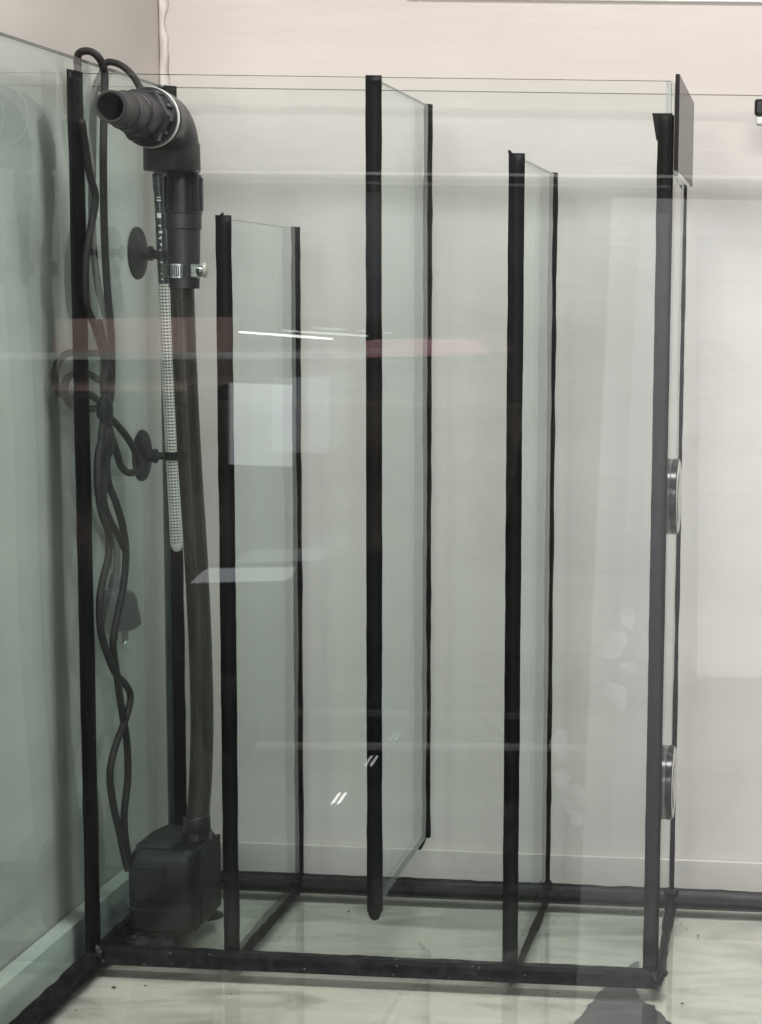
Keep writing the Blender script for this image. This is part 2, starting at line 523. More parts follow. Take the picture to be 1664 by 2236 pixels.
# small blobs where seams meet
for (p, r) in [((.004, -.001, .005), .0066), ((X1, .005, .004), .0062), ((X3, D - .002, .009), .0055), ((X3, .005, .005), .0062), ((X1, D - .003, .008), .005), ((.3895, .000, .006), .0050), ((.388, D - .002, .008), .0045), ((.3935, .003, .0075), .003)]:
    bm = bmesh.new()
    g = bmesh.ops.create_icosphere(bm, subdivisions=3, radius=r)
    for v in g['verts']:
        v.co *= 1 + .7 * noise.noise(v.co * 330 + Vector(p) * 50)
        v.co += Vector(p)
        v.co.z = max(v.co.z, .0002); v.co.x = max(v.co.x, .0002)
    link('silicone_blob', bm, M_silw, tank, True)

# ------------------------------------------------------------------ smoked cover plate on the end partition
t = thing('cover_plate', 'dark smoked rectangular plate standing at the top of the end partition', 'cover plate')
bm = bmesh.new()
A0, A1 = Vector((.3908, .000, .604)), Vector((.3895, .167, .6045))
lowf, lowb = ay(1468, 371, .0), ay(1504, 400, .165)
zf, zb = lowf.z, lowb.z
for (p, z) in ((A0, A0.z), (A1, A1.z)): pass
def plate_solid(f0, b0, zf1, zb1, zf0, zb0, th):
    bm = bmesh.new()
    v = [bm.verts.new(q) for q in ((f0.x, f0.y, zf0), (b0.x, b0.y, zb0), (b0.x, b0.y, zb1), (f0.x, f0.y, zf1),
                                   (f0.x + th, f0.y, zf0), (b0.x + th, b0.y, zb0), (b0.x + th, b0.y, zb1), (f0.x + th, f0.y, zf1))]
    for q in ((3, 2, 1, 0), (4, 5, 6, 7), (0, 1, 5, 4), (1, 2, 6, 5), (2, 3, 7, 6), (3, 0, 4, 7)): bm.faces.new([v[i] for i in q])
    bmesh.ops.bevel(bm, geom=bm.edges[:], offset=.0003, segments=1, affect='EDGES')
    return bm
link('plate', plate_solid(A0, A1, .6045, .6045, zf, zf - .0002, .0028), M_plate, t)
link('clear_backing', plate_solid(A0 + Vector((-.0004, .006, 0)), A1 + Vector((-.0004, -.03, 0)), zf - .0004, zf - .0006, zf - .0035, zf - .0042, .0034), [G_baf], t)

# ------------------------------------------------------------------ round magnets on the end partition
def magnet(zc, yc, label):
    t = thing('magnet', label, 'magnet', 'round magnets on the end partition')
    x0 = .3902 - .003 * (yc / D) + .0003
    R_ = .0262
    th = .0046
    lathe('rim', (x0, yc, zc), (1, 0, 0), [(0, 0), (0, R_ - .0004), (.0004, R_), (th - .0006, R_), (th, R_ - .0008), (th, 0)], M_blackgloss, t, seg=64)
    lathe('face_label', (x0 + th, yc, zc), (1, 0, 0), [(.0001, 0), (.0004, 0), (.0004, R_ - .0016), (.0001, R_ - .0016)], M_label, t, seg=64)
    # lettering round the face, too small to read
    bm = bmesh.new()
    rnd = random.Random(int(zc * 1000))
    for k in range(26):
        a = -1.15 + k * 0.092
        rr = .0165
        for j in range(rnd.choice((1, 2, 2))):
            w, h = rnd.uniform(.0008, .0014), rnd.uniform(.004, .006)
            a2 = a + j * .035
            M = Matrix.Translation((x0 + th + .00045, yc, zc)) @ Matrix.Rotation(a2, 4, 'X') @ Matrix.Translation((0, -rr if k % 1 == 0 else rr, 0))
            bm_box(bm, 0, .00012, -h / 2, h / 2, -w / 2, w / 2, M=M)
    link('lettering', bm, M_ink, t)
mz1 = (ax(1474, 1003, .395).z + ax(1474, 1165, .395).z) / 2
mz2 = (ax(1468, 1626, .395).z + ax(1465, 1790, .395).z) / 2
magnet(ay(1465, 1084, .060).z, .060, 'upper round black magnet with silver face stuck on the end partition')
magnet(ay(1457, 1708, .072).z, .072, 'lower round black magnet with silver face stuck on the end partition')

# ------------------------------------------------------------------ clip on the back pane at the right edge of the photo
t = thing('rim_clip', 'small black and white clip hanging on the back pane near the right edge', 'clip')
c1 = ay(1648, 216, D - .01); c2 = ay(1650, 253, D - .01); c3 = ay(1651, 273, D - .01)
box('clip_top', c1.x, c1.x + .03, D - .012, D - .0005, c2.z, c1.z, M_blackgloss, t, bevel=.002, seg=3)
box('clip_pad', c1.x + .0012, c1.x + .028, D - .011, D - .0006, c3.z, c2.z - .0002, M_white, t, bevel=.0015, seg=3)

# ------------------------------------------------------------------ bulkhead fitting, elbow and coupling
t = thing('bulkhead_fitting', 'black stepped pipe fitting with white washer poking through the partition, elbow behind it', 'pipe fitting')
Wc = Vector((.0498, 0, .5723))
O = Vector((Wc.x, -.0015, Wc.z))
dn = (0, -1, 0)
lathe('washer', O, dn, [(0, .0), (0, .0196), (.0016, .0196), (.0016, 0)], M_washer, t, seg=64)
lathe('flange', O, dn, [(.0017, 0), (.0017, .0190), (.0040, .0192), (.0052, .0182), (.0052, .010), (.0052, 0)], M_pvc2, t, seg=64)
# hexagon nut with gripping ribs
bm = bmesh.new()
N0, N1 = O.y - .0053, O.y - .0150
rows = []
for y, s in ((N0, 1.0), (N1 + .0012, 1.0), (N1, .94)):
    ring = []
    for k in range(48):
        a = 2 * math.pi * k / 48
        hx = .0158 / max(math.cos((a % (math.pi / 3)) - math.pi / 6), .86)
        ring.append(bm.verts.new((O.x + hx * s * math.cos(a), y, O.z + hx * s * math.sin(a))))
    rows.append(ring)
for a_, b_ in zip(rows[:-1], rows[1:]):
    for k in range(48): bm.faces.new((a_[k], a_[(k + 1) % 48], b_[(k + 1) % 48], b_[k]))
bm.faces.new(rows[0]); bm.faces.new(rows[-1][::-1])
o = link('hex_nut', bm, M_pvc2, t)
for k in range(12):
    a = 2 * math.pi * k / 12 + .12
    bm = bmesh.new()
    M = Matrix.Translation((O.x, 0, O.z)) @ Matrix.Rotation(a, 4, 'Y')
    bm_box(bm, .0152, .0178, N1 + .002, N0 - .0003, -.0009, .0009, M=M)
    if k == 0:
        first = link('nut_rib', bm, M_pvc2, o)
    else:
        bm.free()
        c = first.copy(); c.rotation_euler = (0, 0, 0)
        c.parent = o
        c.matrix_local = Matrix.Translation((O.x, 0, O.z)) @ Matrix.Rotation(2 * math.pi * k / 12, 4, 'Y') @ Matrix.Translation((-O.x, 0, -O.z))
        col.objects.link(c)
lathe('nozzle', O, dn, [(.014, .0), (.014, .0142), (.0285, .0136), (.0300, .0138), (.0300, .0128), (.0305, .0124), (.0445, .0120), (.0452, .0122), (.0455, .0112), (.0640, .0102), (.0660, .0100), (.0670, .0096), (.0670, .0084), (.0660, .0082), (.030, .0080), (.030, 0)], M_pvc, t, seg=64)
lathe('bore', O, dn, [(.0304, .0), (.0304, .00795), (.0655, .00805), (.0655, .00795), (.0303, .0079)], M_inside, t, seg=48)
# elbow behind the partition
ey = .037
EL = Vector((.0500, ey, .5723))
ebz = .5435
path = [Vector((EL.x, T + .001, EL.z)), Vector((EL.x, T + .012, EL.z))]
rb = .021
for k in range(0, 11):
    a = math.pi / 2 * k / 10
    path.append(Vector((EL.x, ey - rb + rb * math.sin(a), EL.z - rb + rb * math.cos(a))))
path.append(Vector((EL.x, ey, ebz + .003)))
tube('elbow', path, .0180, M_pvc, t, seg=40)
lathe('inner_collar', (EL.x, T + .0004, EL.z), (0, 1, 0), [(0, 0), (0, .0185), (.010, .0185), (.011, .017), (.011, 0)], M_pvc2, t, seg=48)
lathe('elbow_socket', (EL.x - .0002, ey, .5600), (0, 0, -1), [(0, 0), (0, .0176), (.001, .0184), (.0185, .0186), (.0195, .0180), (.0195, 0)], M_pvc, t, seg=56)
cpy = .052
cc = [ay(398, v, cpy) for v in (368, 392, 560, 606, 630)]
cx_ = cc[0].x + .0005
lathe('union_nut', (cx_, cpy, cc[0].z), (0, 0, -1), [(0, 0), (0, .0108), (.004, .0108), (.004, .0122), (.030, .0126), (.031, .0116), (.031, 0)], M_pvc2, t, seg=56)
for k in range(10):
    a = 2 * math.pi * k / 10 + .3
    if k == 0:
        bm = bmesh.new()
        bm_box(bm, cx_ + .0120, cx_ + .0134, cpy - .0013, cpy + .0013, cc[0].z - .028, cc[0].z - .006)
        rib0 = link('grip_rib', bm, M_pvc2, t)
    else:
        c = rib0.copy(); c.parent = t
        c.matrix_local = Matrix.Translation((cx_, cpy, 0)) @ Matrix.Rotation(a - .3, 4, 'Z') @ Matrix.Translation((-cx_, -cpy, 0))
        col.objects.link(c)
lathe('coupling', (cx_ - .0002, cpy, cc[0].z - .0305), (0, 0, -1), [(0, 0), (0, .0121), (.010, .0120), (.0105, .0112), (.026, .0108), (.036, .0104), (.0505, .0102), (.0505, 0)], M_pvc, t, seg=56)

# ------------------------------------------------------------------ hose clamp
t = thing('hose_clamp', 'shiny steel worm-drive clamp round the top of the dark hose', 'hose clamp')
kz = ay(395, 592, cpy).z
kx = ay(393, 592, cpy).x
lathe('band', (kx, cpy, kz - .0048), (0, 0, 1), [(0, .0109), (0, .0116), (.0096, .0116), (.0096, .0109), (0, .0109)], M_steel, t, seg=56)
for k in range(9):
    if k == 0:
        bm = bmesh.new()
        bm_box(bm, -.0003, .0003, -.01205, -.0112, -.0036, .0036)
        tooth = link('worm_slot', bm, M_pvc2, t); base0 = tooth
        tooth.matrix_local = Matrix.Translation((kx, cpy, kz)) @ Matrix.Rotation(math.radians(-20), 4, 'Z')
    else:
        c = base0.copy(); c.parent = t
        c.matrix_local = Matrix.Translation((kx, cpy, kz)) @ Matrix.Rotation(math.radians(-20 + k * 7), 4, 'Z')
        col.objects.link(c)
box('screw_housing', kx + .0100, kx + .0155, cpy - .0095, cpy - .001, kz - .0046, kz + .0050, M_steel, t, bevel=.0012, seg=2)
lathe('screw', (kx + .0150, cpy - .006, kz), (1, -.3, 0), [(0, 0), (0, .0036), (.0030, .0036), (.0042, .0026), (.0042, .0010), (.0030, 0)], M_steel, t, seg=24)
lathe('screw_cap', (kx + .0188, cpy - .0072, kz + .001), (1, .25, 0), [(0, 0), (0, .0052), (.0018, .0050), (.0030, .003), (.0030, 0)], surf('yellowed_clear_plastic', (.42, .40, .33), (.5, .47, .40), 60, .3), t, seg=24)

# ------------------------------------------------------------------ hose
hp = [(397, 600, .052), (398, 640, .0525), (404, 800, .057), (414, 1000, .062), (427, 1200, .066), (437, 1400, .070), (441, 1560, .073), (439, 1680, .075), (432, 1790, .0765), (430, 1836, .077)]
hpath = smooth_path([ay(u, v, y) for (u, v, y) in hp], 8)
t = thing('hose', 'dark smoky translucent hose running down from the steel clamp to the pump', 'hose')
tube('hose_wall', hpath, .0081, M_hose, t, seg=28)
tube('hose_core', hpath, .0056, surf('hose_core', (.016, .014, .013), (.03, .026, .024), 40, .35), t, seg=20)
hb = hpath[-1]
tube('cuff', [hb + Vector((-.0003, 0, .019)), hb + Vector((0, 0, .018)), hb + Vector((.0001, 0, -.002))], lambda s: .0096 + .0003 * s, M_pvc, t, seg=32)

# ------------------------------------------------------------------ pump
t = thing('pump', 'dark water pump with side vents standing on rubber feet in the corner compartment', 'pump')
pf_ = .039
x0 = ay(281, 1900, pf_ + .006).x
x1 = ay(491, 1930, .104).x
zt = ay(330, 1861, pf_).z
zb0 = .0060
x0 = max(x0, .0065)
def pump_body():
    bm = bmesh.new()
    rings = []
    # outline in plan (x, y): straight left and front, rounded right
    W = x1 - x0
    plan = []
    yF, yB = pf_, .104
    r = .010
    plan += [(x0, yF + .006), (x0 + .005, yF)]
    plan += [(x0 + W * .35, yF - .001), (x0 + W * .58, yF - .0005)]
    for k in range(9):
        a = -math.pi / 2 + math.pi / 2 * k / 8
        plan.append((x1 - r + r * math.cos(a), yF + r + r * math.sin(a)))
    plan += [(x1, yB - .014), (x1 - .008, yB), (x0 + .016, yB), (x0 + .003, yB - .012)]
    cx, cyy = (x0 + x1) / 2, (yF + yB) / 2
    for (z, s, dx) in ((zb0, .90, 0), (zb0 + .003, .97, 0), (zb0 + .02, 1.0, 0), (zb0 + .0225, .985, 0), (zb0 + .024, 1, 0), (zt - .016, 1, 0), (zt - .008, .985, .0005), (zt - .003, .94, .001), (zt, .86, .0012)):
        rings.append([bm.verts.new((cx + (x - cx) * s + dx, cyy + (y - cyy) * s, z)) for (x, y) in plan])
    # sloping top towards the back-left
    n = len(plan)
    for a, b in zip(rings[:-1], rings[1:]):
        for k in range(n): bm.faces.new((a[k], a[(k + 1) % n], b[(k + 1) % n], b[k]))
    bm.faces.new(rings[0][::-1]); bm.faces.new(rings[-1])
    return bm
o = link('pump_housing', pump_body(), M_pump, t, True)
o.data.set_sharp_from_angle(angle=math.radians(32))
# raised top lid with slanted shoulders
bm = bmesh.new()
lo_ = [(x0 + .004, .047), (x0 + .030, .047), (x0 + .034, .060), (x0 + .034, .094), (x0 + .010, .100), (x0 + .004, .080)]
rg = []
for (z, s) in ((zt + .0005, 1.0), (zt + .0025, .93), (zt + .0035, .80)):
    rg.append([bm.verts.new((x0 + .020 + (x - x0 - .020) * s, .075 + (y - .075) * s, z)) for x, y in lo_])
for a, b in zip(rg[:-1], rg[1:]):
    for k in range(6): bm.faces.new((a[k], a[(k + 1) % 6], b[(k + 1) % 6], b[k]))
bm.faces.new(rg[0][::-1]); bm.faces.new(rg[-1])
link('pump_lid', bm, M_pump, t)
hx, hy = hb.x, hb.y
lathe('outlet', (hx, hy, zt - .002), (0, 0, 1), [(0, 0), (0, .0112), (.007, .0104), (.0075, .0085), (.012, .0085), (.012, 0)], M_pvc2, t, seg=36)
for i in range(9):
    if i == 0:
        bm = bmesh.new()
        z = zb0 + .007
        bm_box(bm, x1 - .001, x1 + .0010, .058, .083, z - .0011, z + .0011)
        bmesh.ops.bevel(bm, geom=bm.edges[:], offset=.0005, segments=1, affect='EDGES')
        v0 = link('vent_rib', bm, M_pump, t)
    else:
        c = v0.copy(); c.location = (0, 0, i * .0040); c.parent = t; col.objects.link(c)
bm = bmesh.new()
bm_box(bm, x0 + .006, x0 + .030, pf_ - .0019, pf_ - .0008, zb0 + .026, zb0 + .050)
bmesh.ops.bevel(bm, geom=bm.edges[:], offset=.0004, segments=1, affect='EDGES')
link('rating_plate', bm, M_rub, t)
box('seam_rib', x0 + .001, x1 + .0008, pf_ - .0012, .100, zb0 + .0170, zb0 + .0186, M_pump, t, bevel=.0004)
box('side_plate', x1 - .002, x1 + .0006, .052, .094, zb0 + .004, zb0 + .058, M_pump, t, bevel=.0005)
for i, (fx, fy) in enumerate([(x0 + .008, pf_ + .004), (x1 - .022, pf_ - .001), (x0 + .010, .095), (x1 - .010, .095)]):
    if i == 0:
        f0_ = lathe('rubber_foot', (0, 0, 0), (0, 0, 1), [(0.0003, 0), (.0003, .0112), (.0014, .0108), (.0030, .0075), (.0042, .0050), (.0075, .0045), (.0075, 0)], M_rub, t, seg=32)
        f0_.location = (fx, fy, 0)
        s0_ = lathe('foot_stud', (0, 0, 0), (0, -.35, 1), [(0.0060, 0), (.0060, .0022), (.0075, .0020), (.0078, 0)], M_pvc, f0_, seg=16)
        s0_.location = (-.001, -.0055, -.0015)
    else:
        c = f0_.copy(); c.location = (fx, fy, 0); c.parent = t; col.objects.link(c)
        c2_ = s0_.copy(); c2_.parent = c; col.objects.link(c2_)

# ------------------------------------------------------------------ heater in its guard
t = thing('aquarium_heater', 'slim dark heater with white printed scale and white perforated guard, held by two suction cups', 'heater')
HX = .021
Pt, Pm, Pb = ax(346, 385, HX), ax(353, 622, HX), ax(386, 1186, HX)
Pt = Pb + (Pt - Pb).normalized() * (Pt - Pb).length
axis = (Pb - Pt).normalized()
L = (Pb - Pt).length
Lm = (Pm - Pt).dot(axis)
rH = .0036
lathe('heater_tube', Pt, axis, [(0, 0), (0, rH), (L - .004, rH), (L - .001, rH * .6), (L - .001, 0)], M_heater, t, seg=24)
lathe('cap_ring', Pt, axis, [(-.002, 0), (-.002, .0042), (.010, .0042), (.010, 0)], M_pvc2, t, seg=24)
# clear sleeve of the upper part
lathe('clear_sleeve', Pt, axis, [(.000, .0047), (Lm, .0047)], glass('clear_sleeve', (.93, .95, .94), .10, stretch=(1, 1, 1), f0=.06), t, seg=32)
# frame for details facing the camera
zax = axis
front = Vector((.32, -1, 0)); front = (front - zax * front.dot(zax)).normalized()
side = zax.cross(front).normalized()
def HF_(s, ang, rad): return Pt + zax * s + (front * math.cos(ang) + side * math.sin(ang)) * rad
bm = bmesh.new()
def patch(bm, s, ang, w, h, rad, th=.0002):
    M = Matrix.Identity(4)
    nrm = (front * math.cos(ang) + side * math.sin(ang))
    tn = zax.cross(nrm)
    for i in range(3):
        M[i][0] = tn[i]; M[i][1] = nrm[i]; M[i][2] = zax[i]; M[i][3] = (Pt + zax * s + nrm * rad)[i]
    bm_box(bm, -w / 2, w / 2, 0, th, -h / 2, h / 2, M=M)
s = .014
patch(bm, .0165, .1, .0030, .0010, rH); patch(bm, .0145, .1, .0030, .0006, rH)
patch(bm, .027, .2, .0028, .0034, rH)
random.seed(9)
s = .0335
while s < Lm - .004:
    for j in range(random.choice((1, 2))):
        patch(bm, s + random.uniform(0, .0012), random.uniform(.0, .35), random.uniform(.0008, .0024), random.uniform(.0004, .0016), rH)
    s += .0042
link('printed_scale', bm, M_tick, t)
# guard lattice: rings and uprights
bm = bmesh.new()
rG = .0043
seg = 20
def ringband(bm, s0, s1, r0, r1):
    rs = []
    for (s, r) in ((s0, r0), (s0, r1), (s1, r1), (s1, r0)):
        rs.append([bm.verts.new(HF_(s, 2 * math.pi * k / seg, r)) for k in range(seg)])
    for i in range(4):
        a, b = rs[i], rs[(i + 1) % 4]
        for k in range(seg): bm.faces.new((a[k], a[(k + 1) % seg], b[(k + 1) % seg], b[k]))
npitch = int((L - Lm) / .0023)
pitch = (L - Lm) / npitch
for i in range(npitch + 1):
    s = Lm + i * pitch
    ringband(bm, s - .00055, s + .00055, rG - .0003, rG + .0003)
for k in range(12):
    a = 2 * math.pi * k / 12
    nrm = (front * math.cos(a) + side * math.sin(a)); tn = zax.cross(nrm)
    M = Matrix.Identity(4)
    for i in range(3):
        M[i][0] = tn[i]; M[i][1] = nrm[i]; M[i][2] = zax[i]; M[i][3] = Pt[i]
    bm_box(bm, -.00033, .00033, rG - .00032, rG + .00028, Lm, L, M=M)
tag(link('guard', bm, M_grille, t), kind='stuff')
lathe('guard_tip', Pt + axis * (L - .0005), axis, [(0, 0), (0, rG + .0003), (.003, rG), (.006, rG * .6), (.007, 0)], M_grille, t, seg=24)
# suction cups on the side pane
for (u, v) in ((308, 553), (318, 995)):
    c = ax(u, v, .003)
    sc_ = lathe('suction_cup', (.0002, c.y, c.z), (1, 0, 0), [(0, 0), (0, .0188), (.0010, .0185), (.0030, .0130), (.0050, .0060), (.0062, .0045), (.0090, .0040), (.0090, .0052), (.0110, .0052), (.0110, 0)], M_rub, t, seg=48)
    # arm to the heater
    s = (c - Pt).dot(axis)
    q = Pt + axis * s
    tube('holder_arm', [Vector((.010, c.y, c.z)), Vector((.014, (c.y + q.y) / 2, c.z)), q], .0028, M_rub, t, seg=12)
    lathe('holder_ring', q - axis * .003, axis, [(0, .0040), (0, .0058), (.006, .0058), (.006, .0040)], M_rub, t, seg=24)

# ------------------------------------------------------------------ cables
rc = .0025
def cpath(lst): return smooth_path([ax(u, v, x) for (u, v, x) in lst], 8)
XO = -.0155
t = thing('pump_cable', 'thick black cable looping over the side pane rim and hanging straight down inside', 'cable')
tube('cable_run', cpath([(170, 200, -.0125), (170, 155, -.013), (169, 127, -.0125), (176, 114, -.0075), (196, 112, -.001), (214, 124, .004), (225, 145, .006), (229, 175, .006), (226, 300, .006), (226, 420, .0055), (229, 540, .005), (235, 640, .005), (242, 720, .005), (244, 800, .005), (242, 860, .005), (236, 900, .0055), (238, 960, .0055), (233, 1010, .005), (237, 1055, .005), (254, 1100, .005), (268, 1150, .005), (275, 1210, .005), (268, 1290, .005), (253, 1360, .005), (247, 1410, .005), (256, 1480, .005), (266, 1550, .005), (277, 1620, .005), (279, 1700, .005), (271, 1780, .005), (275, 1840, .005), (287, 1900, .007)]), rc, M_cable, t)
t = thing('heater_cable', 'black cable curving over the rim behind the pipe nozzle towards the heater', 'cable')
tube('cable_run', cpath([(222, 200, XO), (224, 155, -.013), (232, 137, -.010), (250, 137, -.004), (268, 145, .002), (288, 163, .008), (302, 185, .012), (314, 210, .016), (328, 260, .02), (338, 320, .021), (345, 388, HX)]), rc * .95, M_cable, t)
t = thing('coiled_cable', 'black cable gathered in loops outside the side pane beside the seam', 'cable')
XI = .0055
tube('cable_run', cpath([(222, 160, XO), (208, 195, XO), (203, 250, XO), (202, 350, XO), (201, 470, XO), (206, 560, XO), (215, 630, XO), (228, 680, XO), (236, 720, XO), (226, 765, XO), (200, 772, XO), (165, 769, XO), (140, 776, XO), (124, 800, XO), (121, 830, XO), (131, 858, XO), (160, 868, XO), (195, 862, XO), (222, 880, XO)]), rc, M_cable, t)
tube('lower_run', cpath([(232, 870, XI), (232, 930, XI), (216, 985, XI), (213, 1050, XI), (222, 1120, XI), (237, 1165, XI), (237, 1215, XI), (226, 1260, XI), (218, 1310, XI), (220, 1375, XI), (235, 1430, XI), (252, 1470, XI), (272, 1492, XI), (285, 1520, XI), (276, 1565, XI), (252, 1630, XI), (240, 1690, XI), (248, 1760, XI), (262, 1820, XI), (270, 1862, XI), (280, 1900, XI + .002)]), rc, M_cable, t)
tube('cable_loop', cpath([(226, 790, XO + .003), (222, 830, XO + .003), (196, 818, XO + .003), (165, 815, XO + .003), (148, 825, XO + .003), (141, 848, XO + .003), (148, 876, XO + .003), (168, 893, XO + .003), (200, 893, XO + .003), (228, 890, XO + .003)]), rc, M_cable, t)
tube('upper_strand', cpath([(178, 262, XI), (186, 320, XI), (197, 385, XI), (208, 430, XI), (200, 490, XI), (188, 560, XI), (188, 660, XI), (207, 710, XI), (222, 760, XI), (230, 800, XI), (226, 840, XI), (232, 890, XI)]), rc, M_cable, t)
tube('side_loop', cpath([(228, 870, XI), (236, 905, XI), (256, 928, XI), (278, 955, XI), (297, 990, XI), (306, 1018, XI), (286, 1033, XI), (266, 1020, XI), (254, 985, XI), (243, 950, XI), (234, 915, XI)]), rc, M_cable, t)
tube('inner_strand', cpath([(216, 700, XI), (228, 760, XI), (240, 830, XI), (236, 880, XI), (224, 930, XI), (222, 980, XI), (230, 1020, XI), (226, 1090, XI), (240, 1135, XI), (260, 1172, XI), (273, 1200, XI)]), rc, M_cable, t)
bm = bmesh.new()
for (u, v, h) in ((229, 893, .008), (233, 968, .008)):
    c = ax(u, v, XI + .001)
    g = bmesh.ops.create_uvsphere(bm, u_segments=20, v_segments=12, radius=1)
    for q in g['verts']:
        k = 1 + .15 * noise.noise(q.co * 2 + c * 40)
        q.co = Vector((q.co.x * .005, q.co.y * .0072, q.co.z * h * 1.3)) * k + c
link('cable_tie', bm, M_rub, t, True)
t = thing('plug_cable', 'black mains plug with two pins hanging on its cable behind the side pane', 'plug')
tube('cable_run', cpath([(228, 985, XO - .001), (216, 1060, XO - .001), (222, 1110, XO - .001), (243, 1150, XO - .001), (254, 1190, XO - .001), (256, 1230, XO - .001), (253, 1262, XO - .001)]), rc, M_cable, t)
XP = XO - .0
pc = [ax(u, v, XP) for (u, v) in ((252, 1256), (249, 1284), (253, 1288), (265, 1380))]
tube('strain_relief', [pc[0], pc[1]], lambda s: .0034 + .001 * s, M_rub, t, seg=16)
outl = [(238, 1290), (250, 1285), (272, 1287), (281, 1300), (284, 1325), (290, 1345), (292, 1366), (281, 1374), (262, 1381), (242, 1384), (233, 1378), (231, 1340), (234, 1305)]
bm = bmesh.new()
P_ = [ax(u, v, XP) for u, v in outl]
cen = sum(P_, Vector()) / len(P_)
rows = []
for (dx, s) in ((-.0078, .80), (-.006, .95), (0, 1.0), (.006, .95), (.0078, .80)):
    rows.append([bm.verts.new(cen + (p - cen) * s + Vector((dx, 0, 0))) for p in P_])
for a, b in zip(rows[:-1], rows[1:]):
    for k in range(len(P_)): bm.faces.new((a[k], a[(k + 1) % len(P_)], b[(k + 1) % len(P_)], b[k]))
bm.faces.new(rows[0]); bm.faces.new(rows[-1][::-1])
link('plug_body', bm, M_rub, t)
for (u, x) in ((273, XP + .004), (251, XP - .004)):
    a, b, c = ax(u, 1370, x), ax(u, 1398, x), ax(u, 1416 if u > 260 else 1406, x)
    s_ = tube('pin', [a, b], .0024, M_rub, t, seg=14)
    tube('pin_tip', [b, b.lerp(c, .9), c], lambda s: .0023 if s < .8 else .0012, M_steel, s_, seg=14)

# ------------------------------------------------------------------ dried water stains on the partition
m_st, nt_, out_ = newmat('dried_water_stain')
d_ = nt_.nodes.new('ShaderNodeBsdfDiffuse'); d_.inputs[0].default_value = (.9, .93, .92, 1)
t_ = nt_.nodes.new('ShaderNodeBsdfTransparent')
x_ = nt_.nodes.new('ShaderNodeMixShader')
mr_ = nt_.nodes.new('ShaderNodeMapRange')
mr_.inputs['From Min'].default_value = .3; mr_.inputs['From Max'].default_value = .7
mr_.inputs['To Min'].default_value = .01; mr_.inputs['To Max'].default_value = .12
nt_.links.new(noise_tex(nt_, 45, 4), mr_.inputs[0])
nt_.links.new(mr_.outputs[0], x_.inputs[0]); nt_.links.new(t_.outputs[0], x_.inputs[1]); nt_.links.new(d_.outputs[0], x_.inputs[2])
nt_.links.new(x_.outputs[0], out_.inputs[0])
rs = random.Random(3)
for (u, v, a, b) in ((1372, 1346, 17, 26), (1348, 1398, 22, 20), (1330, 1425, 26, 16), (1372, 1455, 20, 14), (1340, 1510, 30, 18), (1352, 1535, 16, 22), (1222, 1622, 20, 30), (1232, 1655, 16, 18), (1228, 1700, 18, 26), (1252, 1745, 26, 34), (1262, 1790, 16, 18)):
    c = ay(u, v, -.0018)
    bm = bmesh.new()
    n = 28
    rr = [1 + .28 * noise.noise(Vector((math.cos(2 * math.pi * k / n) * 1.6, math.sin(2 * math.pi * k / n) * 1.6, u * .1))) + rs.uniform(-.04, .04) for k in range(n)]
    vs = [bm.verts.new((c.x + a / 3.36e3 * rr[k] * math.cos(2 * math.pi * k / n), c.y, c.z + b / 3.36e3 * rr[k] * math.sin(2 * math.pi * k / n))) for k in range(n)]
    bm.faces.new(vs)
    link('water_stain', bm, m_st, tank)

# ------------------------------------------------------------------ torn film under the base glass, debris
zfm = -.0092
tear = [(1250, 2236), (1262, 2226), (1278, 2208), (1284, 2196), (1296, 2184), (1302, 2177), (1303, 2171), (1318, 2160), (1328, 2150), (1340, 2142), (1388, 2142), (1390, 2160), (1395, 2172), (1396, 2180), (1412, 2190), (1426, 2196), (1434, 2208), (1446, 2212), (1450, 2222), (1460, 2234), (1475, 2242), (1500, 2270), (1500, 2330), (1220, 2330), (1230, 2260)]
def flat_patch(name, pix, z, th, mat, rough=.0006, sub=5):
    pts = [az(u, v, z) for u, v in pix]
    out = []
    for i in range(len(pts)):
        a, b = pts[i], pts[(i + 1) % len(pts)]
        for k in range(sub):
            p = a.lerp(b, k / sub)
            out.append(p + Vector((random.uniform(-1, 1) * rough, random.uniform(-1, 1) * rough, 0)))
    bm = bmesh.new()
    lo = [bm.verts.new(p) for p in out]; hi = [bm.verts.new(p + Vector((0, 0, th))) for p in out]
    bm.faces.new(lo[::-1]); bm.faces.new(hi)
    n = len(out)
    for i in range(n): bm.faces.new((lo[i], lo[(i + 1) % n], hi[(i + 1) % n], hi[i]))
    bmesh.ops.triangulate(bm, faces=[f for f in bm.faces if len(f.verts) > 4])
    return link(name, bm, mat)
tag(flat_patch('torn_film', tear, zfm, .0003, M_film, .0009), 'torn black film lying flat under the base glass in front of the partition', 'film')
tag(flat_patch('film_scrap', [(1366, 2120), (1372, 2110), (1384, 2102), (1396, 2099), (1396, 2108), (1390, 2122)], zfm, .0003, M_film, .0003), 'small torn scrap of dark film under the base glass just inside the partition', 'film scrap')
bm = bmesh.new()
specks = [(249, 2156, 2.2), (317, 2152, 1.3), (128, 2204, 1.2), (166, 2206, 1.1), (505, 2170, .9), (761, 1990, 1.3), (809, 1997, 1.4), (1000, 2153, 1), (1383, 1991, 1), (1487, 2017, 1), (1500, 2027, 1), (1525, 2042, 1.2), (1525, 2048, 1.1), (1490, 2191, 1.6), (1583, 2071, .8), (1210, 2011, 1), (1217, 2168, .9), (785, 2016, .7)]
for (u, v, s) in specks:
    p = az(u, v, .0006)
    g = bmesh.ops.create_icosphere(bm, subdivisions=1, radius=.0007 * s)
    for q in g['verts']:
        q.co = Vector((q.co.x * random.uniform(.8, 1.6), q.co.y * random.uniform(.6, 1.6), q.co.z * .5)) + p
